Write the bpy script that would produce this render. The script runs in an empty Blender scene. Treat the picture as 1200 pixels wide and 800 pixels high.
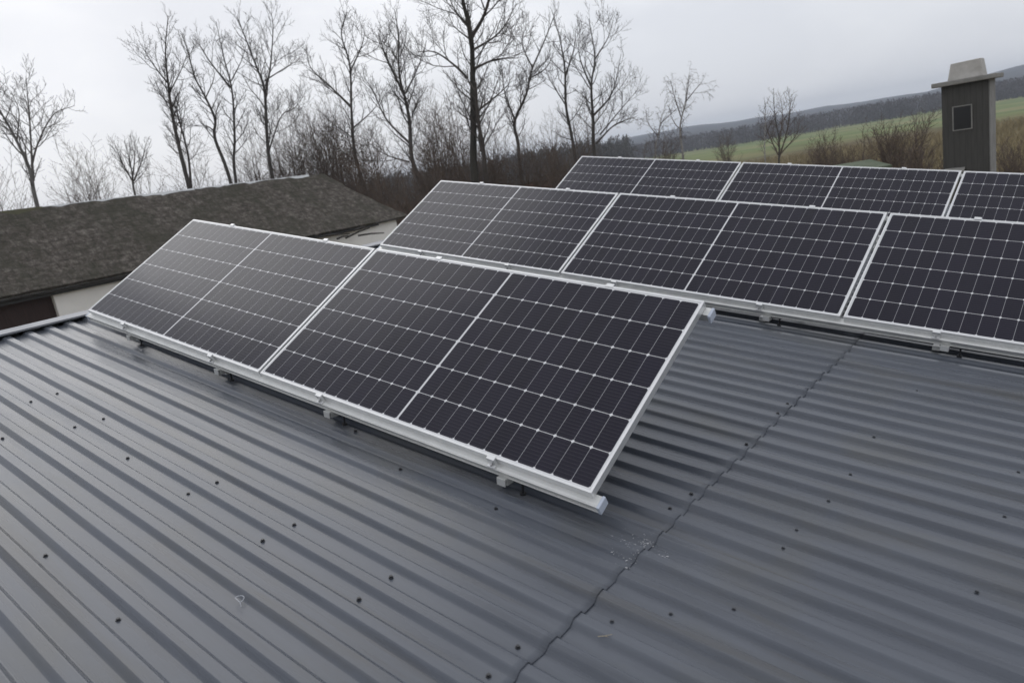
import bpy, bmesh, math, random
import numpy as np
from mathutils import Vector, Matrix

# ------------------------------------------------------------------ camera, sky, sun, exposure
scene = bpy.context.scene
COL = scene.collection
R = math.radians
CAM_POS = Vector((5.63951, -1.97349, 0.48696))
CAM_RIGHT = Vector((0.76353523, 0.62540691, -0.16087312))
CAM_DOWN = Vector((0.0248723, -0.27741604, -0.96042788))
CAM_FWD = Vector((-0.64528701, 0.72931923, -0.22737222))
FPX = 861.935                                   # focal length in pixels of the 1200 px wide photograph

cam = bpy.data.cameras.new('camera')
camo = bpy.data.objects.new('camera', cam)
COL.objects.link(camo)
m = Matrix.Identity(4)
for i in range(3):
    m[i][0] = CAM_RIGHT[i]; m[i][1] = -CAM_DOWN[i]; m[i][2] = -CAM_FWD[i]; m[i][3] = CAM_POS[i]
camo.matrix_world = m
cam.sensor_fit = 'HORIZONTAL'
cam.sensor_width = 36.0
cam.lens = 36.0 * FPX / 1200
cam.clip_start = 0.05
cam.clip_end = 12000
cam.dof.use_dof = True
cam.dof.focus_distance = 4.2
cam.dof.aperture_fstop = 3.4
scene.camera = camo

SUN_EL, SUN_AZ = R(38), R(296)                  # azimuth measured clockwise from +Y
world = bpy.data.worlds.new('World')
scene.world = world
world.use_nodes = True
nt = world.node_tree
nt.nodes.clear()
N = nt.nodes.new
out = N('ShaderNodeOutputWorld'); bg = N('ShaderNodeBackground'); bg.inputs['Strength'].default_value = 0.1
sky = N('ShaderNodeTexSky'); sky.sky_type = 'NISHITA'; sky.sun_disc = False
sky.sun_elevation = SUN_EL; sky.sun_rotation = SUN_AZ; sky.air_density = 1.0; sky.dust_density = 2.5
tc = N('ShaderNodeTexCoord'); mp = N('ShaderNodeMapping')
mp.inputs['Scale'].default_value = (1.6, 1.6, 4.2); mp.inputs['Rotation'].default_value = (0, 0.10, 0.5)
nz = N('ShaderNodeTexNoise'); nz.inputs['Scale'].default_value = 1.5; nz.inputs['Detail'].default_value = 5.0
nz.inputs['Roughness'].default_value = 0.5; nz.inputs['Distortion'].default_value = 0.5
cr = N('ShaderNodeValToRGB')
cr.color_ramp.elements[0].position = 0.38; cr.color_ramp.elements[0].color = (7.8, 8.03, 8.6, 1)
cr.color_ramp.elements[1].position = 0.62; cr.color_ramp.elements[1].color = (9.35, 9.5, 9.9, 1)
mix = N('ShaderNodeMix'); mix.data_type = 'RGBA'; mix.inputs[0].default_value = 0.93
L = nt.links.new
L(tc.outputs['Generated'], mp.inputs['Vector']); L(mp.outputs['Vector'], nz.inputs['Vector'])
L(nz.outputs['Fac'], cr.inputs['Fac']); L(sky.outputs['Color'], mix.inputs[6]); L(cr.outputs['Color'], mix.inputs[7])
# the cloud deck is brighter around the veiled sun
dot = N('ShaderNodeVectorMath'); dot.operation = 'DOT_PRODUCT'
dot.inputs[1].default_value = (math.sin(SUN_AZ) * math.cos(SUN_EL), math.cos(SUN_AZ) * math.cos(SUN_EL), math.sin(SUN_EL))
L(tc.outputs['Generated'], dot.inputs[0])
gl = N('ShaderNodeMapRange'); gl.interpolation_type = 'SMOOTHSTEP'
gl.inputs['From Min'].default_value = 0.35; gl.inputs['From Max'].default_value = 1.0
gl.inputs['To Min'].default_value = 1.0; gl.inputs['To Max'].default_value = 1.06
L(dot.outputs['Value'], gl.inputs['Value'])
br = N('ShaderNodeVectorMath'); br.operation = 'SCALE'
L(mix.outputs[2], br.inputs[0]); L(gl.outputs[0], br.inputs['Scale'])
L(br.outputs[0], bg.inputs['Color']); L(bg.outputs['Background'], out.inputs['Surface'])

sun = bpy.data.lights.new('sun', 'SUN')
sun.energy = 0.5; sun.angle = R(40); sun.color = (1.0, 0.985, 0.965)
suno = bpy.data.objects.new('sun', sun)
COL.objects.link(suno)
sd = Vector((math.sin(SUN_AZ) * math.cos(SUN_EL), math.cos(SUN_AZ) * math.cos(SUN_EL), math.sin(SUN_EL)))
suno.rotation_euler = sd.to_track_quat('Z', 'Y').to_euler()

scene.view_settings.view_transform = 'Standard'
scene.view_settings.look = 'None'
scene.view_settings.exposure = 0.0
scene.view_settings.gamma = 1.0
scene.render.engine = 'CYCLES'

# ------------------------------------------------------------------ helpers
def at(px, py, dist):
    """world point on the photograph's ray through a pixel, at a horizontal distance from the camera"""
    d = CAM_RIGHT * ((px - 600) / FPX) + CAM_DOWN * ((py - 400) / FPX) + CAM_FWD
    return CAM_POS + d * (dist / math.hypot(d.x, d.y))

def tag(o, label=None, cat=None, group=None, kind=None):
    if label: o['label'] = label
    if cat: o['category'] = cat
    if group: o['group'] = group
    if kind: o['kind'] = kind
    return o

def empty(name, mat=None):
    o = bpy.data.objects.new(name, None)
    o.empty_display_size = 0.2
    COL.objects.link(o)
    if mat is not None: o.matrix_world = mat
    return o

class MB:
    """collects shapes, then links them as ONE mesh object"""
    def __init__(s): s.v = []; s.f = []
    def box(s, a, b, M=None):
        n = len(s.v)
        for z in (a[2], b[2]):
            for x, y in ((a[0], a[1]), (b[0], a[1]), (b[0], b[1]), (a[0], b[1])):
                p = Vector((x, y, z)); s.v.append(M @ p if M else p)
        for q in ((3, 2, 1, 0), (4, 5, 6, 7), (0, 1, 5, 4), (1, 2, 6, 5), (2, 3, 7, 6), (3, 0, 4, 7)):
            s.f.append([n + i for i in q])
        return s
    def prism(s, prof, x0, x1, M=None):
        """profile of (y, z) points swept along x"""
        n = len(s.v); k = len(prof)
        for x in (x0, x1):
            for y, z in prof:
                p = Vector((x, y, z)); s.v.append(M @ p if M else p)
        for i in range(k):
            j = (i + 1) % k
            s.f.append([n + i, n + j, n + k + j, n + k + i])
        s.f.append([n + i for i in range(k)][::-1]); s.f.append([n + k + i for i in range(k)])
        return s
    def tube(s, pts, rad, sides=6, cap=True):
        pts = [Vector(p) for p in pts]
        n0 = len(s.v); up = Vector((0.31, 0.47, 0.83)).normalized()
        for i, p in enumerate(pts):
            d = pts[min(i + 1, len(pts) - 1)] - pts[max(i - 1, 0)]
            if d.length < 1e-9: d = Vector((0, 0, 1))
            d.normalize()
            a = d.cross(up)
            if a.length < 1e-3: a = d.cross(Vector((1, 0, 0)))
            a.normalize(); b = d.cross(a)
            r = rad[i] if hasattr(rad, '__len__') else rad
            for k in range(sides):
                t = 2 * math.pi * k / sides
                s.v.append(p + a * (math.cos(t) * r) + b * (math.sin(t) * r))
        for i in range(len(pts) - 1):
            for k in range(sides):
                k2 = (k + 1) % sides
                s.f.append([n0 + i * sides + k, n0 + i * sides + k2, n0 + (i + 1) * sides + k2, n0 + (i + 1) * sides + k])
        if cap:
            s.f.append([n0 + k for k in range(sides)][::-1])
            e = n0 + (len(pts) - 1) * sides
            s.f.append([e + k for k in range(sides)])
        return s
    def poly(s, pts):
        n = len(s.v); s.v += [Vector(p) for p in pts]; s.f.append(list(range(n, n + len(pts)))); return s
    def mesh(s, name, mat, smooth=False):
        me = bpy.data.meshes.new(name)
        me.from_pydata([tuple(p) for p in s.v], [], s.f)
        me.materials.append(mat); me.update()
        if smooth:
            me.polygons.foreach_set('use_smooth', [True] * len(me.polygons))
        return me
    def build(s, name, mat, parent=None, smooth=False, bevel=0, matrix=None):
        o = bpy.data.objects.new(name, s.mesh(name, mat, smooth))
        COL.objects.link(o)
        if parent is not None: o.parent = parent
        if matrix is not None: o.matrix_local = matrix
        if bevel:
            bv = o.modifiers.new('bevel', 'BEVEL'); bv.width = bevel; bv.segments = 2; bv.limit_method = 'ANGLE'
        return o

def copy_part(o, parent):
    c = o.copy(); COL.objects.link(c); c.parent = parent
    return c

def copy_tree(o, parent=None):
    c = copy_part(o, parent)
    for ch in o.children: copy_tree(ch, c)
    return c

# ------------------------------------------------------------------ materials
def mat(name, color, rough=0.6, metal=0.0, spec=0.5):
    m = bpy.data.materials.new(name); m.use_nodes = True
    b = m.node_tree.nodes['Principled BSDF']
    b.inputs['Base Color'].default_value = (*color, 1); b.inputs['Roughness'].default_value = rough
    b.inputs['Metallic'].default_value = metal; b.inputs['Specular IOR Level'].default_value = spec
    return m

class NT:
    def __init__(s, m): s.t = m.node_tree; s.b = s.t.nodes['Principled BSDF']
    def n(s, typ, **kw):
        o = s.t.nodes.new(typ)
        for k, v in kw.items(): setattr(o, k, v)
        return o
    def set(s, sock, v):
        if hasattr(v, 'is_linked') or hasattr(v, 'links'): s.t.links.new(v, sock)
        else: sock.default_value = v
    def math(s, op, a, b=0.0, c=0.0):
        o = s.n('ShaderNodeMath', operation=op)
        s.set(o.inputs[0], a); s.set(o.inputs[1], b); s.set(o.inputs[2], c)
        return o.outputs[0]
    def coords(s, kind='Object', scale=(1, 1, 1), rot=(0, 0, 0)):
        t = s.n('ShaderNodeTexCoord'); mp = s.n('ShaderNodeMapping')
        mp.inputs['Scale'].default_value = scale; mp.inputs['Rotation'].default_value = rot
        s.t.links.new(t.outputs[kind], mp.inputs['Vector'])
        return mp.outputs['Vector']
    def noise(s, vec, scale, detail=4, rough=0.55, dist=0.0):
        o = s.n('ShaderNodeTexNoise'); s.set(o.inputs['Vector'], vec)
        o.inputs['Scale'].default_value = scale; o.inputs['Detail'].default_value = detail
        o.inputs['Roughness'].default_value = rough; o.inputs['Distortion'].default_value = dist
        return o.outputs['Fac']
    def ramp(s, fac, stops):
        o = s.n('ShaderNodeValToRGB'); e = o.color_ramp.elements
        while len(e) < len(stops): e.new(0.5)
        for i, (p, c) in enumerate(stops):
            e[i].position = p; e[i].color = (*c, 1) if len(c) == 3 else c
        s.set(o.inputs['Fac'], fac); return o.outputs['Color']
    def mix(s, fac, a, b):
        o = s.n('ShaderNodeMix', data_type='RGBA')
        s.set(o.inputs[0], fac); s.set(o.inputs[6], (*a, 1) if isinstance(a, tuple) and len(a) == 3 else a)
        s.set(o.inputs[7], (*b, 1) if isinstance(b, tuple) and len(b) == 3 else b)
        return o.outputs[2]
    def bump(s, h, strength=0.3, dist=0.01):
        o = s.n('ShaderNodeBump'); o.inputs['Strength'].default_value = strength; o.inputs['Distance'].default_value = dist
        s.set(o.inputs['Height'], h); s.t.links.new(o.outputs['Normal'], s.b.inputs['Normal'])

def noisy(name, c0, c1, scale=3.0, rough=0.8, metal=0.0, bump=0.0, stretch=(1, 1, 1), spec=0.5):
    m = mat(name, c0, rough, metal, spec); t = NT(m)
    f = t.noise(t.coords('Object', stretch), scale, 6, 0.6)
    t.set(t.b.inputs['Base Color'], t.ramp(f, [(0.3, c0), (0.7, c1)]))
    if bump: t.bump(f, bump, 0.02)
    return m

def make_roof_metal():
    m = mat('painted_roof_steel', (0.105, 0.112, 0.125), 0.4); t = NT(m)
    streak = t.noise(t.coords('Object', (0.55, 7.0, 3.0)), 2.2, 6, 0.62)
    blotch = t.noise(t.coords('Object', (1, 1.5, 1)), 1.7, 5, 0.6, 0.4)
    fine = t.noise(t.coords('Object', (14, 30, 14)), 3.0, 4, 0.7)
    c = t.ramp(streak, [(0.25, (0.060, 0.068, 0.084)), (0.5, (0.087, 0.097, 0.117)), (0.78, (0.114, 0.126, 0.148))])
    k = t.n('ShaderNodeMapRange'); k.inputs['From Min'].default_value = 0.52; k.inputs['From Max'].default_value = 0.74
    k.inputs['To Max'].default_value = 0.4; t.set(k.inputs['Value'], blotch)
    c = t.mix(k.outputs[0], c, (0.098, 0.096, 0.082))          # thin greenish brown grime
    run = t.noise(t.coords('Object', (0.30, 5.5, 1.0), (0, 0, 0.02)), 1.6, 7, 0.68, 0.3)
    rn = t.n('ShaderNodeMapRange'); rn.inputs['From Min'].default_value = 0.54; rn.inputs['From Max'].default_value = 0.72
    rn.inputs['To Max'].default_value = 0.68; t.set(rn.inputs['Value'], run)
    c = t.mix(rn.outputs[0], c, (0.072, 0.069, 0.062))         # run-off streaks
    sp = t.n('ShaderNodeMapRange'); sp.inputs['From Min'].default_value = 0.66; sp.inputs['From Max'].default_value = 0.76
    sp.inputs['To Max'].default_value = 0.35; t.set(sp.inputs['Value'], fine)
    c = t.mix(sp.outputs[0], c, (0.16, 0.165, 0.17))
    t.set(t.b.inputs['Base Color'], c)
    t.set(t.b.inputs['Roughness'], t.math('MULTIPLY_ADD', streak, 0.34, 0.12))
    t.b.inputs['Specular IOR Level'].default_value = 0.42
    t.bump(t.math('ADD', t.math('MULTIPLY', fine, 0.25), t.noise(t.coords('Object', (1, 3, 1)), 3.0, 3)), 0.16, 0.006)
    return m

PW, PH = 2.094, 1.0198                                      # one solar panel, metres
LIP = 0.010
def make_cells():
    m = mat('solar_cells_under_glass', (0.015, 0.014, 0.02), 0.13); t = NT(m)
    tcn = t.n('ShaderNodeTexCoord'); sx = t.n('ShaderNodeSeparateXYZ'); t.t.links.new(tcn.outputs['Object'], sx.inputs[0])
    X, Y = sx.outputs[0], sx.outputs[1]
    marg = 0.007; cg = 0.011
    px = (PW / 2 - LIP - marg - cg / 2) / 12; py = (PH - 2 * (LIP + marg)) / 6
    xc = t.math('SUBTRACT', t.math('ABSOLUTE', t.math('SUBTRACT', X, PW / 2)), cg / 2)
    yc = t.math('SUBTRACT', Y, LIP + marg)
    fx = t.math('MULTIPLY', t.math('FRACT', t.math('DIVIDE', xc, px)), px)
    fy = t.math('MULTIPLY', t.math('FRACT', t.math('DIVIDE', yc, py)), py)
    dx = t.math('MINIMUM', fx, t.math('SUBTRACT', px, fx)); dy = t.math('MINIMUM', fy, t.math('SUBTRACT', py, fy))
    lx = t.math('LESS_THAN', dx, 0.0009); ly = t.math('LESS_THAN', dy, 0.0013)
    dia = t.math('LESS_THAN', t.math('ADD', dx, dy), 0.0092)
    o1 = t.math('LESS_THAN', xc, 0.0); o2 = t.math('GREATER_THAN', xc, 12 * px)
    o3 = t.math('LESS_THAN', yc, 0.0); o4 = t.math('GREATER_THAN', yc, 6 * py)
    strong = o1
    for q in (o2, o3, o4, ly, dia): strong = t.math('MAXIMUM', strong, q)
    # busbars: ten hair lines per cell along the long side
    bp = py / 10
    by = t.math('MULTIPLY', t.math('FRACT', t.math('DIVIDE', fy, bp)), bp)
    bus = t.math('LESS_THAN', t.math('ABSOLUTE', t.math('SUBTRACT', by, bp / 2)), 0.0006)
    oi = t.n('ShaderNodeObjectInfo')
    cellid = t.n('ShaderNodeCombineXYZ')
    t.set(cellid.inputs[0], t.math('FLOOR', t.math('DIVIDE', t.math('SUBTRACT', X, LIP), px)))
    t.set(cellid.inputs[1], t.math('FLOOR', t.math('DIVIDE', yc, py)))
    t.set(cellid.inputs[2], t.math('MULTIPLY', oi.outputs['Random'], 50))
    wn = t.n('ShaderNodeTexWhiteNoise', noise_dimensions='3D'); t.t.links.new(cellid.outputs[0], wn.inputs['Vector'])
    base = t.mix(wn.outputs['Value'], (0.0062, 0.0051, 0.0135), (0.0098, 0.0082, 0.0195))
    c = t.mix(t.math('MULTIPLY', bus, 0.10), base, (0.40, 0.40, 0.45))
    c = t.mix(t.math('MULTIPLY', lx, 0.62), c, (0.60, 0.60, 0.62))
    c = t.mix(strong, c, (0.66, 0.66, 0.67))
    dirt = t.noise(t.coords('Object', (1, 1, 1)), 4.0, 6, 0.65)
    c = t.mix(t.math('MULTIPLY', dirt, 0.016), c, (0.35, 0.34, 0.32))
    t.set(t.b.inputs['Base Color'], c)
    t.set(t.b.inputs['Roughness'], t.math('MULTIPLY_ADD', dirt, 0.14, 0.10))
    t.b.inputs['IOR'].default_value = 1.30
    return m

M = {}
M['roof'] = make_roof_metal()
M['cells'] = make_cells()
M['alu'] = noisy('anodised_aluminium', (0.66, 0.67, 0.67), (0.78, 0.78, 0.78), 9, 0.34, 0.55)
M['alu_rail'] = noisy('extruded_aluminium', (0.60, 0.605, 0.59), (0.72, 0.72, 0.70), 7, 0.38, 0.5)
M['backsheet'] = mat('shade_darkened_backsheet', (0.07, 0.07, 0.075), 0.6)  # underside shade put into the colour, which darkens the roof reflection
M['cap'] = mat('pale_blue_plastic', (0.52, 0.57, 0.66), 0.45)
M['rubber'] = mat('dark_rubber', (0.012, 0.012, 0.014), 0.6)
M['steel'] = noisy('stainless_steel', (0.45, 0.45, 0.45), (0.6, 0.6, 0.6), 40, 0.3, 0.9)
M['screw'] = mat('dark_screw_paint', (0.026, 0.027, 0.031), 0.4)
M['screw_faint'] = mat('faint_screw_grey', (0.050, 0.054, 0.062), 0.4)  # lighter grey, so the screws right of the seam stand out less
M['flash'] = noisy('grey_flashing', (0.24, 0.25, 0.27), (0.33, 0.34, 0.36), 4, 0.5, 0.25)
M['render'] = noisy('pale_render', (0.52, 0.50, 0.46), (0.62, 0.60, 0.56), 2.5, 0.9, bump=0.2)
M['whitewall'] = noisy('whitewashed_wall', (0.76, 0.74, 0.70), (0.85, 0.83, 0.79), 1.6, 0.9, bump=0.2)

def make_moss_roof():
    m = mat('mossy_shingle_roof', (0.06, 0.055, 0.05), 0.95, spec=0.15); t = NT(m)
    v = t.coords('Object', (1, 1, 1))
    a = t.noise(v, 6.5, 12, 0.82, 0.2); b = t.noise(t.coords('Object', (0.6, 1.0, 1)), 0.9, 8, 0.72)
    c = t.ramp(a, [(0.32, (0.026, 0.023, 0.019)), (0.5, (0.098, 0.086, 0.074)), (0.66, (0.25, 0.225, 0.20))])
    g = t.n('ShaderNodeMapRange'); g.inputs['From Min'].default_value = 0.44; g.inputs['From Max'].default_value = 0.60
    g.inputs['To Max'].default_value = 0.75; t.set(g.inputs['Value'], b)
    c = t.mix(g.outputs[0], c, (0.058, 0.056, 0.042))
    br = t.n('ShaderNodeTexBrick'); br.inputs['Scale'].default_value = 1.0
    br.inputs['Brick Width'].default_value = 0.45; br.inputs['Row Height'].default_value = 0.26
    br.inputs['Mortar Size'].default_value = 0.018; br.inputs['Mortar Smooth'].default_value = 0.6
    t.set(br.inputs['Vector'], t.coords('UV'))
    c = t.mix(t.math('MULTIPLY', br.outputs['Fac'], 0.28), c, (0.02, 0.019, 0.017))
    t.set(t.b.inputs['Base Color'], c)
    t.bump(t.math('SUBTRACT', a, t.math('MULTIPLY', br.outputs['Fac'], 0.25)), 0.9, 0.05)
    return m
M['moss'] = make_moss_roof()
M['gutter'] = noisy('dark_gutter', (0.025, 0.025, 0.026), (0.045, 0.045, 0.046), 5, 0.5)
M['ridge'] = noisy('weathered_ridge_metal', (0.42, 0.43, 0.44), (0.55, 0.56, 0.56), 3, 0.5, 0.2)
M['mossridge'] = noisy('mossy_ridge_tiles', (0.05, 0.05, 0.026), (0.085, 0.08, 0.045), 5, 0.95)
M['darkdoor'] = noisy('dark_brown_door', (0.020, 0.010, 0.008), (0.040, 0.019, 0.016), 3, 0.7, stretch=(1, 12, 1))
M['stick'] = noisy('weathered_dark_wood', (0.02, 0.018, 0.016), (0.045, 0.04, 0.035), 8, 0.9)
M['bark'] = noisy('grey_brown_bark', (0.045, 0.040, 0.036), (0.105, 0.094, 0.084), 6, 0.95, bump=0.4, stretch=(1, 1, 0.25))
M['bark_dark'] = noisy('dark_mossy_bark', (0.022, 0.020, 0.016), (0.055, 0.050, 0.040), 5, 0.95, bump=0.4, stretch=(1, 1, 0.25))
M['twig'] = noisy('bare_twigs', (0.050, 0.043, 0.038), (0.095, 0.080, 0.070), 3, 0.95)
M['hazebark'] = noisy('lens_haze_bark', (0.10, 0.095, 0.09), (0.20, 0.19, 0.18), 5, 0.95)  # bark paled to stand in for lens haze over the far left tree
M['hazetwig'] = noisy('lens_haze_twigs', (0.11, 0.10, 0.095), (0.18, 0.165, 0.155), 3, 0.95)  # the same lens haze put into the twig colour
M['birch'] = noisy('pale_birch_bark', (0.16, 0.15, 0.14), (0.42, 0.40, 0.37), 7, 0.85, stretch=(1, 1, 2.5))
M['birchtwig'] = noisy('reddish_birch_twigs', (0.06, 0.045, 0.038), (0.10, 0.075, 0.062), 3, 0.95)
M['bush'] = noisy('brown_bush_twigs', (0.070, 0.054, 0.043), (0.16, 0.12, 0.093), 2, 0.95)
M['bramble'] = noisy('rusty_bramble', (0.14, 0.095, 0.072), (0.29, 0.20, 0.15), 0.6, 0.95)
M['drygrass'] = noisy('dry_winter_grass', (0.19, 0.155, 0.085), (0.33, 0.27, 0.15), 0.3, 0.95)
M['farwood'] = noisy('leafless_far_wood', (0.058, 0.051, 0.054), (0.115, 0.100, 0.100), 0.12, 1.0)
M['nearwood'] = noisy('grey_leafless_wood', (0.060, 0.056, 0.053), (0.105, 0.098, 0.092), 0.2, 1.0)
def make_boards():
    m = mat('dark_tower_boards', (0.05, 0.045, 0.038), 0.85); t = NT(m)
    w = t.n('ShaderNodeTexWave', wave_type='BANDS', bands_direction='X'); w.inputs['Scale'].default_value = 2.4
    w.inputs['Distortion'].default_value = 0.4; w.inputs['Detail'].default_value = 2.0
    t.set(w.inputs['Vector'], t.coords('Object', (1, 1, 0.1)))
    n = t.noise(t.coords('Object', (6, 6, 0.8)), 3, 5)
    c = t.ramp(n, [(0.3, (0.050, 0.048, 0.043)), (0.7, (0.070, 0.067, 0.061))])
    c = t.mix(t.math('MULTIPLY', t.math('LESS_THAN', w.outputs['Fac'], 0.08), 0.3), c, (0.028, 0.025, 0.021))
    t.set(t.b.inputs['Base Color'], c); t.bump(w.outputs['Fac'], 0.3, 0.01)
    return m
M['boards'] = make_boards()
M['towerside'] = noisy('lighter_tower_side', (0.20, 0.195, 0.185), (0.28, 0.275, 0.265), 3, 0.9)  # lighter tone for the right side of the tower
M['concrete'] = noisy('grey_concrete', (0.20, 0.195, 0.18), (0.30, 0.29, 0.27), 4, 0.9, bump=0.3)
M['palesheet'] = noisy('pale_weathered_sheet', (0.36, 0.34, 0.31), (0.50, 0.48, 0.45), 4, 0.7)
M['glassdark'] = mat('dark_window', (0.008, 0.008, 0.009), 0.3)
M['greenroof'] = noisy('green_mossy_felt', (0.06, 0.085, 0.045), (0.13, 0.15, 0.10), 3, 0.9)
M['brick'] = noisy('faded_orange_brick', (0.28, 0.13, 0.08), (0.38, 0.20, 0.13), 6, 0.9)
M['flake'] = mat('bright_metal_flakes', (0.85, 0.85, 0.86), 0.3, 0.4)
M['curl'] = mat('clear_plastic_curl', (0.5, 0.52, 0.56), 0.25)
M['straw'] = mat('dry_straw', (0.36, 0.31, 0.22), 0.8)

# ------------------------------------------------------------------ the ground and the hills
CZ = CAM_POS.z
def smooth(a, b, x):
    t = min(1, max(0, (x - a) / (b - a))); return t * t * (3 - 2 * t)
RIDGE = [(-90, 20), (0, 18), (300, 20), (720, 22), (800, 24), (867, 20), (967, 15), (1100, 14), (1170, 26), (1200, 32), (1500, 40)]
def az_of_px(px):
    d = at(px, 150, 1) - CAM_POS; return math.atan2(d.x, d.y)
RID = sorted((az_of_px(a), h) for a, h in RIDGE)
def ridge_h(az):
    if az <= RID[0][0]: return RID[0][1]
    for (a0, h0), (a1, h1) in zip(RID, RID[1:]):
        if az <= a1: return h0 + (h1 - h0) * (az - a0) / (a1 - a0)
    return RID[-1][1]
def ground_z(x, y):
    dx, dy = x - CAM_POS.x, y - CAM_POS.y
    r = math.hypot(dx, dy); az = math.atan2(dx, dy)
    z = -4.5 - 3.3 * smooth(60, 430, r)
    z += 0.25 * math.sin(x * 0.11 + 1) * math.sin(y * 0.09) * smooth(15, 40, r)
    z += 0.5 * math.sin(x * 0.021 + 2) * math.sin(y * 0.017 + .5) * smooth(80, 200, r)
    if r > 520:
        hh = ridge_h(az) + 1.4 * math.sin(az * 37) + 0.9 * math.sin(az * 83 + 1) + 0.5 * math.sin(az * 211)
        z += (hh + 7.8) * smooth(520, 1900, r) - 14 * smooth(2120, 2450, r)
    return CZ + z
def build_ground():
    me = bpy.data.meshes.new('ground')
    radii = [0.0] + list(np.geomspace(2, 2450, 110)); na = 300
    v = [(CAM_POS.x, CAM_POS.y, ground_z(CAM_POS.x, CAM_POS.y))]; f = []
    for r in radii[1:]:
        for k in range(na):
            a = 2 * math.pi * k / na
            x, y = CAM_POS.x + math.sin(a) * r, CAM_POS.y + math.cos(a) * r
            v.append((x, y, ground_z(x, y)))
    for k in range(na): f.append((0, 1 + (k + 1) % na, 1 + k))
    for i in range(len(radii) - 2):
        for k in range(na):
            k2 = (k + 1) % na; b = 1 + i * na
            f.append((b + k, b + k2, b + na + k2, b + na + k))
    me.from_pydata(v, [], f); me.polygons.foreach_set('use_smooth', [True] * len(f))
    mt = mat('fields_and_scrub', (0.1, 0.1, 0.05), 1.0, spec=0.1); t = NT(mt)
    g = t.n('ShaderNodeNewGeometry'); dist = t.n('ShaderNodeVectorMath', operation='DISTANCE')
    t.t.links.new(g.outputs['Position'], dist.inputs[0]); dist.inputs[1].default_value = tuple(CAM_POS)
    big = t.noise(t.coords('Object', (1, 1, 1)), 0.028, 4, 0.5); mid = t.noise(t.coords('Object'), 0.22, 6, 0.65); fine = t.noise(t.coords('Object'), 1.7, 5, 0.7)
    scrub = t.ramp(mid, [(0.3, (0.075, 0.062, 0.040)), (0.5, (0.16, 0.13, 0.072)), (0.7, (0.26, 0.21, 0.12))])
    scrub = t.mix(t.math('MULTIPLY', fine, 0.5), scrub, (0.05, 0.042, 0.025))
    green = t.ramp(big, [(0.38, (0.135, 0.180, 0.070)), (0.5, (0.185, 0.225, 0.088)), (0.62, (0.25, 0.24, 0.12))])
    green = t.mix(t.math('MULTIPLY', mid, 0.4), green, (0.10, 0.105, 0.045))
    wood = t.ramp(t.noise(t.coords('Object'), 0.02, 8, 0.7), [(0.35, (0.034, 0.034, 0.038)), (0.65, (0.075, 0.072, 0.074))])
    d = t.math('ADD', dist.outputs['Value'], t.math('MULTIPLY', t.math('SUBTRACT', big, 0.5), 120))
    sxyz = t.n('ShaderNodeSeparateXYZ'); t.t.links.new(g.outputs['Position'], sxyz.inputs[0])
    west = t.math('MAXIMUM', t.math('SUBTRACT', t.math('MULTIPLY', sxyz.outputs[0], -1.0), 60.0), 0.0)
    d0 = d
    d = t.math('SUBTRACT', d, t.math('MULTIPLY', west, 1.5))
    def step(a, b, d=d):
        k = t.n('ShaderNodeMapRange'); k.inputs['From Min'].default_value = a; k.inputs['From Max'].default_value = b
        t.set(k.inputs['Value'], d); return k.outputs[0]
    c = t.mix(step(100, 180), scrub, green); c = t.mix(step(520, 560, d0), c, wood)
    t.set(t.b.inputs['Base Color'], c)
    me.materials.append(mt)
    o = bpy.data.objects.new('ground', me); COL.objects.link(o); tag(o, kind='structure')
build_ground()

# far woods: many bare crowns that read as one mass
def wood(name, px0, px1, dist0, dist1, n, h0, h1, material, seed, wid=(2.0, 3.5), tris=45, size=(0.5, 1.4)):
    rng = random.Random(seed); b = MB()
    for i in range(n):
        px = rng.uniform(px0, px1); D = rng.uniform(dist0, dist1)
        p = at(px, 150, D); gz = ground_z(p.x, p.y); h = rng.uniform(h0, h1); w = rng.uniform(*wid)
        b.poly([(p.x - .15, p.y, gz - .3), (p.x + .15, p.y, gz - .3), (p.x, p.y + .05, gz + h)])
        for k in range(tris):
            u = rng.random(); ang = rng.uniform(0, 6.283); rr = w * math.sqrt(rng.random()) * (1 - abs(2 * u - 0.9) ** 2 * 0.7)
            c = Vector((p.x + math.cos(ang) * rr, p.y + math.sin(ang) * rr, gz + h * (0.06 + 0.94 * u)))
            s = rng.uniform(*size)
            pts = [c + Vector((rng.uniform(-s, s) * .55, rng.uniform(-s, s) * .55, rng.uniform(-s, s))) for _ in range(3)]
            b.poly(pts)
    return b.build(name, material)
o = wood('distant_wood', 705, 1330, 440, 520, 1000, 8.2, 10.0, M['farwood'], 3, (2.5, 4.5), 70, (0.35, 1.1))
tag(o, 'dark brown leafless wood behind the green field', 'wood', kind='stuff')
o = wood('hillside_wood', 330, 735, 215, 265, 800, 7.5, 10.5, M['nearwood'], 4, (2.0, 3.6), 80, (0.25, 0.8))
tag(o, 'grey leafless wood on the rise behind the tall trees', 'wood', kind='stuff')

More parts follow.
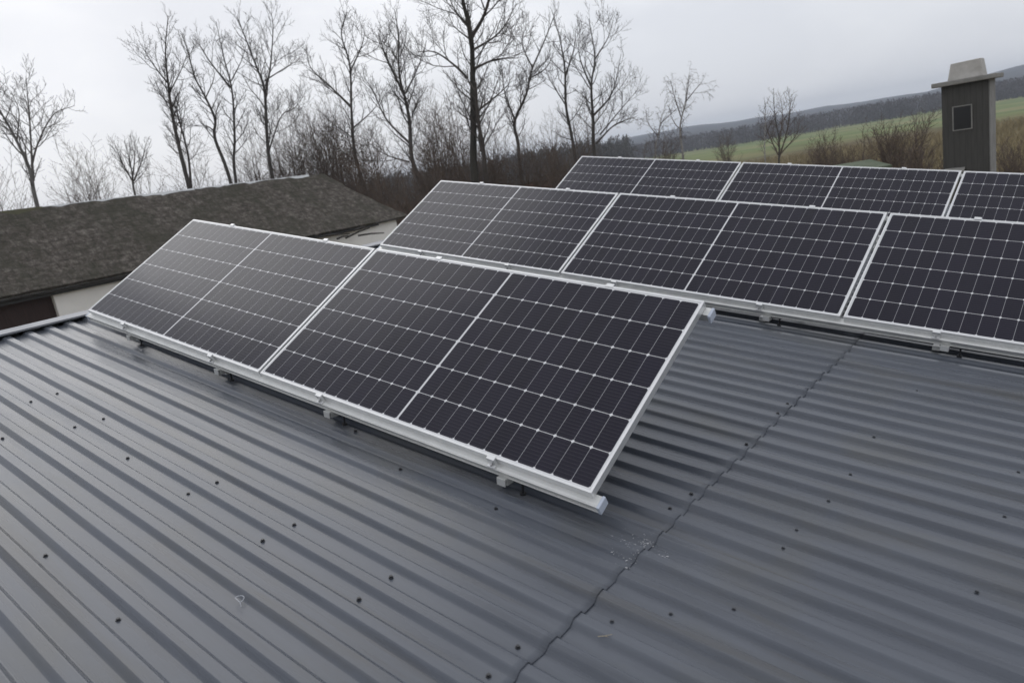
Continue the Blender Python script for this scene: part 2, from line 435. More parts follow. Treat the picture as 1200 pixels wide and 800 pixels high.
def tufts(name, px0, px1, d0, d1, n, h0, h1, material, seed, w=0.03, lean=0.5, clump=1):
    rng = random.Random(seed); b = MB()
    for i in range(n):
        px = rng.uniform(px0, px1); D = math.sqrt(rng.uniform(d0 * d0, d1 * d1)); q = at(px, 150, D)
        for c in range(clump):
            p = Vector((q.x + rng.gauss(0, .5), q.y + rng.gauss(0, .5), 0)); p.z = ground_z(p.x, p.y)
            h = rng.uniform(h0, h1); a = rng.uniform(0, 6.283); l = rng.uniform(0, lean) * h
            tip = p + Vector((math.cos(a) * l, math.sin(a) * l, h)); s = Vector((math.sin(a + 1), math.cos(a + 1), 0)) * w * rng.uniform(.5, 1.3)
            mid = (p + tip) / 2 + Vector((rng.uniform(-.1, .1), rng.uniform(-.1, .1), .08 * h))
            b.poly([p - s, p + s, mid + s * .8, mid - s * .8]); b.poly([mid - s * .8, mid + s * .8, tip])
    return b.build(name, material)
tag(tufts('bramble_thicket', 380, 760, 34, 100, 3400, 0.8, 3.0, M['bramble'], 5, 0.035, 0.7, 7),
    'rusty brown bramble thicket below the tall trees', 'thicket', kind='stuff')
tag(tufts('dry_grass', 800, 1330, 30, 98, 4200, 0.5, 1.3, M['drygrass'], 6, 0.04, 0.7, 7),
    'dry tan winter grass on the slope left of the tower', 'grass', kind='stuff')

# the damp air
hb = MB(); hb.box((CAM_POS.x - 2520, CAM_POS.y - 2520, CZ - 20), (CAM_POS.x + 2520, CAM_POS.y + 2520, CZ + 48))
hm = bpy.data.materials.new('damp_air'); hm.use_nodes = True; ht = hm.node_tree; ht.nodes.clear()
ho = ht.nodes.new('ShaderNodeOutputMaterial'); hv = ht.nodes.new('ShaderNodeVolumePrincipled')
hv.inputs['Color'].default_value = (0.80, 0.88, 1.0, 1); hv.inputs['Density'].default_value = 0.00046
ht.links.new(hv.outputs['Volume'], ho.inputs['Volume'])
tag(hb.build('haze', hm), kind='stuff')

# ------------------------------------------------------------------ the neighbouring low building with its mossy roof
def shed():
    root = empty('low_shed', Matrix.Translation(CAM_POS + Vector((-20.9, 7, ground_z(CAM_POS.x - 20.9, CAM_POS.y + 7) - CZ))))
    tag(root, 'long low shed with mossy dark shingle roof and whitewashed walls beyond the metal roof', 'shed')
    org = root.matrix_world.translation
    def P(x, y, z): return Vector((CAM_POS.x + x, CAM_POS.y + y, CZ + z)) - org
    xe, xr, xb = -18.45, -20.95, -23.4
    ya, yb = -9.0, 15.6
    # roof: two slopes, thick slab; eave and ridge sag slightly along their length
    def zr(y): return 0.90 - (y - 5) * 0.0135
    def ze(y): return -0.955 - (y - 5) * 0.008
    me = bpy.data.meshes.new('roof'); v = []; f = []; uv = []
    ny, nx = 90, 14; rng = random.Random(1)
    for i in range(ny + 1):
        y = ya + (yb - ya) * i / ny
        for k in range(nx + 1):
            t = k / nx
            yy = y + 1.15 * (1 - t) * max(0, (i - 60) / (ny - 60)) + (0.0 if i < ny else (rng.uniform(-.05, .05)))
            v.append(P(xe + (xr - xe) * t, yy, ze(y) + (zr(y) - ze(y)) * t - 0.03 * math.sin(t * 3.14) * (1 + math.sin(y * 1.3)) + rng.uniform(-.008, .008)))
    for i in range(ny):
        for k in range(nx):
            a = i * (nx + 1) + k; f.append((a, a + 1, a + nx + 2, a + nx + 1))
    nb = len(v)
    for i in range(ny + 1):
        y = ya + (yb - ya) * i / ny
        v.append(P(xr, y, zr(y) - .01)); v.append(P(xb, y, ze(y) - .1))
    for i in range(ny):
        a = nb + 2 * i; f.append((a, a + 1, a + 3, a + 2))
    me.from_pydata([tuple(p) for p in v], [], f)
    ul = me.uv_layers.new(name='UVMap')
    for pl in me.polygons:
        for li in pl.loop_indices:
            p = v[me.loops[li].vertex_index]; ul.data[li].uv = (p.y, (p.x) * 1.22)
    me.materials.append(M['moss'])
    ro = bpy.data.objects.new('roof', me); COL.objects.link(ro); ro.parent = root
    sol = ro.modifiers.new('solid', 'SOLIDIFY'); sol.thickness = 0.07; sol.offset = -1
    # ridge cap: mossy along the left, bare metal further right
    b = MB(); n = 24
    def ridge(y0, y1, m, nm):
        b = MB()
        for i in range(int((y1 - y0) / 1.0)):
            y = y0 + i; L_ = min(1.01, y1 - y)
            n = len(b.v); k = .004 * (i % 2)
            for yy in (y, y + L_):
                for dx, dz in ((.19, -.075), (.02, .075), (-.02, .075), (-.19, -.075)): b.v.append(P(xr + dx, yy, zr(yy) + dz + k))
            for q in ((0, 1, 5, 4), (1, 2, 6, 5), (2, 3, 7, 6), (3, 0, 4, 7), (3, 2, 1, 0), (4, 5, 6, 7)): b.f.append([n + j for j in q])
        o = b.build(nm, m, ro)
    ridge(ya, 7.0, M['mossridge'], 'ridge_cap'); ridge(7.0, yb, M['ridge'], 'ridge_cap')
    # gutter along the eave
    b = MB(); prof = [(math.cos(a) * .06, math.sin(a) * .06) for a in [math.pi + math.pi * i / 8 for i in range(9)]]
    prof += [(c[0] * .86, c[1] * .86) for c in prof[::-1]]
    n0 = len(b.v); k = len(prof)
    for y in (ya, yb - .9):
        for dx, dz in prof: b.v.append(P(xe + .045 + dx, y, ze(y) - .015 + dz))
    for i in range(k): b.f.append([i, (i + 1) % k, k + (i + 1) % k, k + i])
    b.build('gutter', M['gutter'], root)
    b = MB(); b.box((0, 0, 0), (.03, yb - ya - .2, .08), Matrix.Translation(P(xe - .07, ya + .1, ze(8) - .12))); b.build('fascia_board', M['gutter'], root)
    # walls, door
    gz = -4.7
    b = MB()
    d0, d1 = at(0, 360, 19), at(64, 360, 20.5)
    xw = xe - .16
    def ywall(px, py):
        d = at(px, py, 1) - CAM_POS; return d.y * (xw / d.x)
    dy1 = ywall(65, 355); dy0 = -2.0; top = ze(8) + .03
    b.box(P(xw - .25, ya + .2, gz), P(xw, dy0, top)); b.box(P(xw - .25, dy1, gz), P(xw, yb + .75, top))
    b.box(P(xw - .25, dy0, top - .10), P(xw, dy1, top))
    b.build('wall', M['whitewall'], root)
    b = MB(); x2 = xw - .25
    b.poly([P(x2, yb + .75, gz), P(x2, yb + .75, top), P(xr, yb - .25, zr(yb) - .12), P(xb + .3, yb - .25, top), P(xb + .3, yb - .25, gz)])
    b.build('gable_wall', M['whitewall'], root)
    b = MB(); b.box(P(xw - .22, dy0, gz), P(xw - .15, dy1, top - .10)); b.build('sliding_door', M['darkdoor'], root)
    return xe, ze, yb
sx_, sze, syb = shed()

# loose dark sticks hanging from the shed's broken eave
def eave_sticks():
    rng = random.Random(5)
    b = MB()
    segs = [((405, 279), (433, 267)), (((420, 276)), (450, 273)), ((378, 277), (410, 274)), ((440, 262), (466, 257)), ((415, 270), (428, 266)), ((395, 280), (408, 276))]
    for (p, q) in segs:
        A, B = at(p[0], p[1], 21.8 + rng.uniform(-.1, .1)), at(q[0], q[1], 22.3 + rng.uniform(-.1, .1))
        b.tube([A, (A + B) / 2 + Vector((0, 0, .02)), B], [.028, .024, .016], 6)
    tag(b.build('broken_battens', M['stick']), 'loose dark battens hanging at the broken right end of the shed eave', 'battens')
eave_sticks()

# ------------------------------------------------------------------ the metal roof we stand on
ALPHA = R(9.5)
RF = Matrix(((math.cos(ALPHA), 0, math.sin(ALPHA), 0), (0, 1, 0, 0), (-math.sin(ALPHA), 0, math.cos(ALPHA), 0), (0, 0, 0, 1)))
PITCH, Y0, RH, ZV = 0.134, -0.53, 0.019, -0.161
RX0, RX1, RY0, RY1, SEAM = -0.42, 9.0, -5.0, 8.2, 4.432
def prof(y):
    t = (y - Y0) % PITCH
    if t < 0.010: return RH * (1 - smooth(-0.010, 0.010, t))
    if t < 0.066: return 0.0
    if t < 0.088: return RH * smooth(0.066, 0.088, t)
    if t < 0.124: return RH
    return RH * (1 - smooth(0.124, 0.144, t))
TS = [0.0, 0.005, 0.010, 0.0115, 0.038, 0.0645, 0.066, 0.0735, 0.0805, 0.088, 0.0895, 0.1225, 0.124, 0.129]
def sheet(x0, x1, dz, nxs, seed, lift_edge):
    ys = []
    k0 = int(math.floor((RY0 - Y0) / PITCH)); k1 = int(math.ceil((RY1 - Y0) / PITCH))
    for k in range(k0, k1):
        for t in TS: ys.append(Y0 + k * PITCH + t)
    rng = random.Random(seed); ph = [0.4, 2.1, 4.4]
    def wav(x, y):
        return (0.0011 * math.sin(1.7 * x + 2.3 * y + ph[0]) + 0.0009 * math.sin(3.1 * x - 4.7 * y + ph[1]) + 0.0007 * math.sin(6.3 * x + 9 * y + ph[2]))
    v = []; f = []
    xs = [x0 + (x1 - x0) * i / nxs for i in range(nxs + 1)]
    if lift_edge: xs.insert(-1, x1 - .03); xs.insert(-2, x1 - .08)
    for x in xs:
        for y in ys:
            z = ZV + dz + prof(y) + wav(x, y); xx = x
            if lift_edge and x > x1 - .1:
                k = 1 if x == x1 else (.45 if x > x1 - .05 else .08)
                w = max(0.0, 0.0003 + 0.0012 * math.sin(y * 2.6 + 3.3) + 0.0010 * math.sin(y * 13.0 + .3))
                z += k * w
                if x == x1: xx += 0.0025 * math.sin(y * 9) + 0.002 * math.sin(y * 31)
            v.append((xx, y, z))
    ny = len(ys)
    for i in range(len(xs) - 1):
        for j in range(ny - 1):
            a = i * ny + j; f.append((a, a + ny, a + ny + 1, a + 1))
    me = bpy.data.meshes.new('roof_sheet'); me.from_pydata(v, [], f)
    me.polygons.foreach_set('use_smooth', [True] * len(f)); me.materials.append(M['roof'])
    return me
def our_building():
    root = empty('metal_roof_building', RF)
    tag(root, 'low building under a dark grey corrugated metal roof that carries the solar panels', 'building')
    for (a, b_, dz, n, sd, le) in ((RX0, SEAM, 0, 34, 2, True), (SEAM - .22, RX1, -0.0034, 34, 9, False)):
        o = bpy.data.objects.new('roof_sheet', sheet(a, b_, dz, n, sd, le)); COL.objects.link(o); o.parent = root
        s = o.modifiers.new('solid', 'SOLIDIFY'); s.thickness = 0.0012; s.offset = -1
    # flashing along the upper edge
    b = MB(); zt = ZV + RH + .022
    pf = [(-.36, zt - .012), (-.36, zt), (-.455, zt + .004), (-.455, zt - .30)]
    th = 0.004
    for y in (RY0, RY1):
        for x, z in pf: b.v.append(Vector((x, y, z)))
    for i in range(3): b.f.append([i, i + 1, 4 + i + 1, 4 + i])
    o = b.build('edge_flashing', M['flash'], root); s = o.modifiers.new('solid', 'SOLIDIFY'); s.thickness = th; s.offset = 0
    # walls under the roof
    b = MB()
    Ri = RF.inverted()
    def W(x, y, z): return Ri @ Vector((x, y, z))
    zb = CZ - 4.9
    ca, sa = math.cos(ALPHA), math.sin(ALPHA)
    for (x0, x1, y0, y1) in ((-.5, -.3, RY0 + .2, RY1 - .2), (RX1 - .5, RX1 - .3, RY0 + .2, RY1 - .2), (-.3, RX1 - .5, RY0 + .2, RY0 + .4), (-.3, RX1 - .5, RY1 - .4, RY1 - .2)):
        t0 = -x0 * sa / ca + (ZV - .05) / ca; t1 = -x1 * sa / ca + (ZV - .05) / ca
        n = len(b.v)
        for (x, y, z) in ((x0, y0, zb), (x1, y0, zb), (x1, y1, zb), (x0, y1, zb), (x0, y0, t0), (x1, y0, t1), (x1, y1, t1), (x0, y1, t0)): b.v.append(W(x, y, z))
        for q in ((3, 2, 1, 0), (4, 5, 6, 7), (0, 1, 5, 4), (1, 2, 6, 5), (2, 3, 7, 6), (3, 0, 4, 7)): b.f.append([n + i for i in q])
    b.build('wall', M['render'], root)
    # screws in rows across the sheets
    sb = MB(); sb.tube([(0, 0, 0), (0, 0, .0022)], [.0088, .008], 12); sb.tube([(0, 0, .0022), (0, 0, .0075)], [.0062, .0056], 6)
    sm = sb.mesh('screw', M['screw']); sm2 = sb.mesh('screw', M['screw_faint'])
    SC = [(2.168, -.784), (2.718, -.655), (2.707, -.782), (3.266, -.64), (3.259, -.77), (2.687, -1.323), (3.261, -1.322), (1.038, -.654), (1.038, -.796), (1.62, -.669), (1.6, -.792),
          (1.431, -1.015), (4.359, -.635), (4.362, -.774), (4.372, .304), (4.391, .425), (4.65, -.201), (4.4, 1.492), (4.401, 1.357), (4.403, .962), (4.839, 1.36), (4.85, .951), (4.84, .67),
          (4.808, .421), (4.808, .292), (5.391, .945), (4.88, 2.017), (5.392, 1.345), (5.379, .422), (4.797, -.113), (3.808, -.635), (3.808, -.761), (4.521, -.346), (3.826, -.097), (3.282, -.101), (2.821, .025)]
    for i, (x, y) in enumerate(SC):
        # sit in the middle of the nearest pan
        yc = Y0 + 0.036; yy = yc + round((y + .010 - yc) / PITCH) * PITCH
        yy += random.Random(i).uniform(-.006, .006)
        o = bpy.data.objects.new('screw', sm if x < 4.45 else sm2); COL.objects.link(o); o.parent = root
        o.location = (x, yy, ZV + prof(yy) + (0.001 if x < SEAM else -0.0024)); o.rotation_euler = (0, 0, i * .7)
        if x > 4.45: o.scale = (.8, .8, .8)
    return root
our_building()

# ------------------------------------------------------------------ solar panels
TH = R(29.6314)
ROWS = [Vector((0, 0, 0)), Vector((0.1088, 2.6269, -0.0036)), Vector((0.1514, 5.1558, 0.0074))]
GAP = 0.02
def panel_proto():
    root = empty('solar_panel')
    d = .035
    b = MB()
    b.box((0, 0, -d), (PW, LIP, 0)); b.box((0, PH - LIP, -d), (PW, PH, 0))
    b.box((0, LIP, -d), (LIP, PH - LIP, -.0004)); b.box((PW - LIP, LIP, -d), (PW, PH - LIP, -.0004))
    # return flange at the bottom of the frame
    b.box((LIP, LIP, -d), (PW - LIP, .032, -d + .002)); b.box((LIP, PH - .032, -d), (PW - LIP, PH - LIP, -d + .002))
    b.build('frame', M['alu'], root, bevel=.0009)
    b = MB(); b.box((LIP, LIP, -.0065), (PW - LIP, PH - LIP, -.002)); b.build('cell_sheet', M['cells'], root)
    b = MB(); b.box((LIP + .001, LIP + .001, -.0085), (PW - LIP - .001, PH - LIP - .001, -.007)); b.build('backsheet', M['backsheet'], root)
    b = MB()
    x = PW / 2; b.box((x - .06, PH - .13, -.026), (x + .06, PH - .05, -.009))
    b.build('junction_box', M['rubber'], root)
    return root
proto = panel_proto()
PL = [['solar panel at the far left end of the front row beside the roof edge flashing',
       'solar panel at the right end of the front row with its free side edge showing'],
      ['solar panel at the left end of the middle row, behind the front row joint',
       'solar panel in the middle row whose lower right half shows past the front row end',
       'solar panel of the middle row cut off by the right edge of the photo'],
      ['solar panel at the left end of the rearmost row, below the tall bare trees',
       'solar panel in the centre of the rearmost row below the grassy slope and bushes',
       'solar panel of the rearmost row below the tower, cut off at the right edge']]
first = True
for r, o0 in enumerate(ROWS):
    for n in range(len(PL[r])):
        p = proto if first else copy_tree(proto)
        first = False
        p.matrix_world = RF @ Matrix.Translation(o0 + Vector((n * (PW + GAP), 0, 0))) @ Matrix.Rotation(TH + R((0.0, .10, -.08, .12, -.10, .06, .09, -.06)[r * 3 + n - (r > 0)]), 4, 'X')
        tag(p, PL[r][n], 'solar panel', 'solar panels mounted in three rows on the metal roof')

CLAMPS = [[0.54, 1.62, 2.625, 3.735], [0.55, 1.571, 2.60, 3.706, 4.738, 5.85], [0.55, 1.58, 2.62, 3.72, 4.76, 5.85]]
ML = ['aluminium rail frame with pale blue end cap carrying the front row of solar panels',
      'aluminium rail frame carrying the middle row of solar panels',
      'aluminium rail frame carrying the rearmost row of solar panels']
def mount(r):
    o0 = ROWS[r]; n = len(PL[r]); x0 = -.03; x1 = n * (PW + GAP) - GAP + .026
    T = RF @ Matrix.Translation(o0)
    root = empty('mounting_frame', T); tag(root, ML[r], 'mounting frame', 'rail frames under the three panel rows')
    A = Matrix.Rotation(TH, 4, 'X')                        # panel plane
    def railprof(y): return [(y - .024, -.0755), (y - .024, -.0375), (y - .018, -.0355), (y - .006, -.0355), (y + .02, -.0355), (y + .02, -.0755)]
    b = MB(); b.prism(railprof(0.0), x0, x1, A)
    # outward lip along the top of the lower rail
    b.box((x0, -.030, -.0405), (x1, -.0242, -.0365), A)
    b.box((x0, -.030, -.0755), (x1, -.0242, -.0715), A)
    b.build('rail', M['alu_rail'], root, bevel=.0012)
    b = MB(); b.prism(railprof(PH - .02), x0, x1, A); b.build('rail', M['alu_rail'], root, bevel=.0012)
    for y in (0.0, PH - .02):
        for xe, s in ((x0, -1), (x1, 1)):
            b = MB(); b.box((min(xe, xe + s * .013), y - .032, -.078), (max(xe, xe + s * .013), y + .023, -.034), A)
            b.build('end_cap', M['cap'], root, bevel=.003)
    Pf = A @ Vector((0, -.026, -.0755))                     # bottom front corner of lower rail
    zroof = ZV + RH - o0.z
    # lower edge
    for cx in CLAMPS[r]:
        b = MB()
        b.box((cx - .02, -.014, -.036), (cx + .02, -.0008, .0035), A); b.box((cx - .02, -.0015, .0012), (cx + .02, .008, .0035), A)
        b.box((cx - .02, -.029, -.0362), (cx + .02, -.014, -.030), A)
        c = b.build('clamp', M['alu'], root, bevel=.001)
        b = MB(); b.tube([A @ Vector((cx, -.021, -.0305)), A @ Vector((cx, -.021, -.020))], .0065, 6); b.build('bolt', M['steel'], c)
        fx = cx + .052
        b = MB()
        Y, Z = Pf.y, Pf.z
        b.prism([(Y - .026, Z + .003), (Y - .026, Z - .030), (Y - .020, Z - .030), (Y - .020, Z - .005), (Y + .10, Z - .005), (Y + .10, Z + .003)], fx - .022, fx + .022)
        b.box((fx - .022, Y - .012, Z - .030), (fx + .022, Y + .03, Z - .006))
        b.build('bracket', M['alu_rail'], root, bevel=.0015)
        b = MB(); yb = Y + .02
        b.tube([(fx + .075, yb, zroof - .002), (fx + .075, yb, zroof + .008)], .013, 10); b.tube([(fx + .075, yb, zroof), (fx + .075, yb, Z + .0)], .005, 8)
        b.box((fx - .03, yb - .012, Z - .011), (fx + .09, yb + .012, Z - .0055))
        b.build('hanger_bolt', M['rubber'], root)
        # upper edge clamp and rear leg
        b = MB(); b.box((cx - .02, PH + .0008, -.036), (cx + .02, PH + .014, .004), A); b.box((cx - .02, PH - .008, .0012), (cx + .02, PH + .0015, .004), A)
        b.build('clamp', M['alu'], root, bevel=.001)
        top = A @ Vector((0, PH - .02, -.077)); b = MB()
        b.box((cx - .02, top.y - .02, zroof + .03), (cx + .02, top.y + .02, top.z)); b.build('support_leg', M['alu_rail'], root, bevel=.0015)
        b = MB(); b.box((cx - .02, Pf.y + .05, zroof + .001), (cx + .02, top.y + .06, zroof + .029)); b.build('base_bar', M['alu_rail'], root, bevel=.0015)
for r in range(3): mount(r)

# ------------------------------------------------------------------ small things lying on the roof
def roof_pt(x, y, h=0.0): return RF @ Vector((x, y, ZV + prof(y) + h))
def litter():
    rng = random.Random(11); b = MB()
    for i in range(110):
        t = rng.random()
        x = 4.44 - abs(rng.gauss(0, .07)); y = rng.uniform(-.10, .07) + rng.gauss(0, .02)
        if i < 12: x = 4.49 + rng.gauss(0, .012); y = .013 + rng.gauss(0, .02)
        if 12 <= i < 45: x = 4.43 + rng.gauss(0, .008) - rng.random() * .03; y = .045 + rng.gauss(0, .012)
        s = rng.choice((.0008, .0010, .0014, .0022)); c = roof_pt(x, y, .0035 if x < SEAM else .001); a = rng.uniform(0, 6.28)
        d = Vector((math.cos(a), math.sin(a), rng.uniform(-.2, .3))) * s * rng.uniform(.8, 2.2)
        b.tube([c - d, c + d], [s * .4, s * .3], 4)
    tag(b.build('metal_shavings', M['flake']), 'scatter of bright metal shavings at the sheet overlap by the front rail end', 'shavings', kind='stuff')
    b = MB(); c = roof_pt(3.5, -1.008, .012); pts = []
    for i in range(15):
        a = -0.6 + i * .36; pts.append(c + Vector((math.cos(a) * .013, math.sin(a) * .013, .001 * i - .005)))
    pts += [c + Vector((.02, -.012, 0.0)), c + Vector((.038, -.02, -.006))]
    b.tube(pts, [.0011] * len(pts), 6)
    tag(b.build('plastic_curl', M['curl'], smooth=True), 'small pale curl of plastic lying on the metal roof in the lower left', 'curl')
    b = MB(); c = roof_pt(4.549, -.45, .004)
    b.tube([c + Vector((-.018, -.012, 0)), c, c + Vector((.016, .015, .001))], [.0014, .0012, .0008], 5)
    b.tube([c, c + Vector((.014, -.004, .003))], [.001, .0006], 5)
    tag(b.build('straw_bit', M['straw']), 'tiny dry straw bit on the metal roof just right of the sheet overlap', 'straw')
litter()

# ------------------------------------------------------------------ the tower, the little shed and the brick hut
def tower():
    D = 24.0
    c = at(1135, 150, D); c.z = ground_z(c.x, c.y)
    to = (CAM_POS - c); base = math.atan2(to.y, to.x) + math.pi / 2      # local -y faces the camera
    T = Matrix.Translation(c) @ Matrix.Rotation(base - R(8), 4, 'Z')
    root = empty('board_clad_tower', T)
    tag(root, 'narrow dark board clad tower with flat slab top and pale hood at the right edge', 'tower')
    w = .53; ztop = CZ + .20 - c.z
    b = MB(); b.box((-w, -w, -.3), (w, w, ztop)); b.build('wall', M['boards'], root, bevel=.01)
    b = MB(); b.box((w + .003, -w + .02, -.3), (w + .03, w - .02, ztop - .003)); b.build('side_panel', M['towerside'], root)
    b = MB(); b.box((-w - .20, -w - .18, ztop + .002), (w + .20, w + .18, ztop + .12)); b.build('slab_top', M['concrete'], root, bevel=.02)
    b = MB(); h = .43; z0 = ztop + .122
    n = len(b.v)
    for z, k in ((z0, .40), (z0 + h, .335)):
        for x, y in ((-k, -k), (k, -k), (k, k), (-k, k)): b.v.append(Vector((x, y, z + (0.03 * x if z > z0 else 0))))
    for q in ((3, 2, 1, 0), (4, 5, 6, 7), (0, 1, 5, 4), (1, 2, 6, 5), (2, 3, 7, 6), (3, 0, 4, 7)): b.f.append([n + i for i in q])
    b.build('hood', M['palesheet'], root, bevel=.012)
    zc = CZ - 0.66 - c.z; ww, hh = .20, .29; x0 = -.06
    b = MB(); y0 = -w - .03; y1 = -w - .002
    b.box((x0 - ww - .025, y0, zc - hh - .025), (x0 + ww + .025, y1, zc - hh)); b.box((x0 - ww - .025, y0, zc + hh), (x0 + ww + .025, y1, zc + hh + .025))
    b.box((x0 - ww - .025, y0, zc - hh), (x0 - ww, y1, zc + hh)); b.box((x0 + ww, y0, zc - hh), (x0 + ww + .025, y1, zc + hh))
    fr = b.build('window', M['concrete'], root)
    b = MB(); b.box((x0 - ww, -w - .012, zc - hh), (x0 + ww, -w - .003, zc + hh)); b.build('pane', M['glassdark'], fr)
    b = MB(); zl = CZ - 2.0 - c.z
    b.prism([(-w - .28, zl - .06), (-w - .28, zl - .02), (-w - .003, zl + .06), (-w - .003, zl + .02)], -.50, -.02); b.build('ledge', M['concrete'], root)
tower()

def green_shed():
    A, B = at(990, 194.5, 22), at(1028, 191.0, 22.4)
    ax = (B - A).normalized(); ax.z = 0; ax.normalize(); nrm = Vector((-ax.y, ax.x, 0)); up = Vector((0, 0, 1))
    c = (A + B) / 2; gz = ground_z(c.x, c.y)
    T = Matrix(((ax.x, nrm.x, 0, c.x), (ax.y, nrm.y, 0, c.y), (0, 0, 1, gz), (0, 0, 0, 1)))
    root = empty('garden_shed', T); tag(root, 'small garden shed with mossy green felt roof behind the rearmost panels', 'shed')
    L_ = (B - A).length / 2; h = c.z - gz
    b = MB(); b.prism([(-.55, h - .16), (-.55, h - .10), (.55, h + .06), (.55, h)], -L_ - .1, L_ + .1); b.build('roof', M['greenroof'], root, bevel=.01)
    b = MB(); b.box((-L_ + .05, -.6, -.2), (L_ - .05, .6, h - .34)); b.build('wall', M['stick'], root)
green_shed()

def brick_hut():
    c = at(628, 214, 62); gz = ground_z(c.x, c.y)
    root = empty('brick_hut', Matrix.Translation((c.x, c.y, gz)) @ Matrix.Rotation(.6, 4, 'Z')); tag(root, 'tiny faded orange brick hut far off below the bare trees', 'hut')
    h = c.z - gz + .1
    b = MB(); b.box((-1.3, -.9, -.2), (1.3, .9, h)); b.build('wall', M['brick'], root)
    b = MB(); b.prism([(-1.1, h), (0, h + .55), (1.1, h)], -1.45, 1.45); b.build('roof', M['stick'], root)
brick_hut()

# ------------------------------------------------------------------ bare trees
def resample(pts, n):
    P = [pts[0] * 2 - pts[1]] + pts + [pts[-1] * 2 - pts[-2]]; outp = []
    m_ = len(pts) - 1
    for i in range(n + 1):
        u = i / n * m_; k = min(int(u), m_ - 1); t = u - k
        a, b, c, d = P[k], P[k + 1], P[k + 2], P[k + 3]
        outp.append(0.5 * ((2 * b) + (c - a) * t + (2 * a - 5 * b + 4 * c - d) * t * t + (3 * b - a - 3 * c + d) * t ** 3))
    return outp
class Brancher:
    def __init__(s, seed, droop=0.0, fine=1.0):
        s.rng = random.Random(seed); s.mb = MB(); s.droop = droop; s.fine = fine
    def grow(s, start, d, length, r0, level):
        rng = s.rng; n = (6, 5, 4, 2)[min(level, 3)]
        pts = [start]; p = start.copy(); d = d.normalized(); step = length / n
        for i in range(n):
            trop = (0.16 if s.droop == 0 else (0.12 if level < 2 else -s.droop))
            d = (d + Vector((rng.gauss(0, .17), rng.gauss(0, .17), rng.gauss(0, .12) + trop))).normalized()
            p = p + d * step; pts.append(p.copy())
        tip = max(.0048, r0 * .3)
        rad = [r0 + (tip - r0) * i / n for i in range(n + 1)]
        s.mb.tube(pts, rad, 5 if level == 0 else (4 if level == 1 else 3), cap=False)
        if level < 3: s.side(pts, rad, length, level + 1, 0.25)
    def side(s, pts, rad, length, level, t0, density=1.0, lmax=None):
        rng = s.rng
        per = (0, 4.0, 6.4, 9.0)[level] * s.fine * density
        cnt = max(2, int(length * per))
        if level == 3: cnt = min(cnt, 9)
        if level == 2: cnt = min(cnt, 14)
        side = rng.uniform(0, 6.28)
        for i in range(cnt):
            t = t0 + (1 - t0) * (i + rng.random() * .8) / cnt
            u = t * (len(pts) - 1); k = min(int(u), len(pts) - 2); fr = u - k
            p = pts[k].lerp(pts[k + 1], fr); dr = (pts[k + 1] - pts[k]).normalized(); r = rad[k] + (rad[k + 1] - rad[k]) * fr
            side += 2.4 + rng.uniform(-.5, .5)
            a = dr.cross(Vector((.2, .3, .9))); a = a.normalized() if a.length > 1e-3 else Vector((1, 0, 0)); b = dr.cross(a)
            ang = R(rng.uniform(28, 62))
            d = dr * math.cos(ang) + (a * math.cos(side) + b * math.sin(side)) * math.sin(ang)
            base = lmax if (lmax and level == 1) else length * (.62, .55, .5, .45)[level]
            ln = base * (1 - .55 * (t - t0) / (1 - t0 + 1e-6)) * rng.uniform(.55, 1.15)
            rr = max(.0064, min(r * .55, .010 + .012 * ln))
            if ln > .12: s.grow(p, d, ln, rr, level)
def tree(name, label, D, limbs, seed, group, barkm='bark', twigm='twig', cat='tree', droop=0.0, fine=1.0, lmax=2.2, density=1.0, t0=.26):
    """limbs: [(pixel polyline, start radius, end radius)]; the first one is the trunk and runs down to the ground"""
    rng = random.Random(seed)
    base_px = limbs[0][0][0]; b0 = at(*base_px, D); gz = ground_z(b0.x, b0.y)
    root = empty(name, Matrix.Translation((b0.x, b0.y, gz))); tag(root, label, cat, group)
    off = Vector((b0.x, b0.y, gz)); view = (b0 - CAM_POS); view.z = 0; view.normalize()
    br = Brancher(seed, droop, fine)
    for i, (px, r0, r1) in enumerate(limbs):
        pts = [at(x, y, D) for x, y in px]
        drift = 0 if i == 0 else rng.uniform(-.35, .35)
        L_ = sum((pts[k + 1] - pts[k]).length for k in range(len(pts) - 1)); acc = 0
        if i == 0:
            first = pts[0].copy(); pts = [Vector((first.x, first.y, gz - .2))] + pts
        r0 *= .78; r1 *= .8
        q = []
        for k, p in enumerate(pts):
            if k: acc += (pts[k] - pts[k - 1]).length
            q.append(p + view * (drift * acc if i else .12 * math.sin(k * 1.7 + seed)) - off)
        n = max(8, len(q) * 4); rs = resample(q, n)
        rad = [r0 + (r1 - r0) * (k / n) ** .8 for k in range(n + 1)]
        if i == 0:
            rad[0] *= 1.35; rad[1] *= 1.12
            tb = MB(); tb.tube(rs, rad, 9); tb.build('trunk', M[barkm], root, smooth=True)
        else: br.mb.tube(rs, rad, 7)
        br.side(rs, rad, L_, 1, t0 if i == 0 else .22, density, lmax)
    br.mb.build('crown', M[twigm], root)
    return root

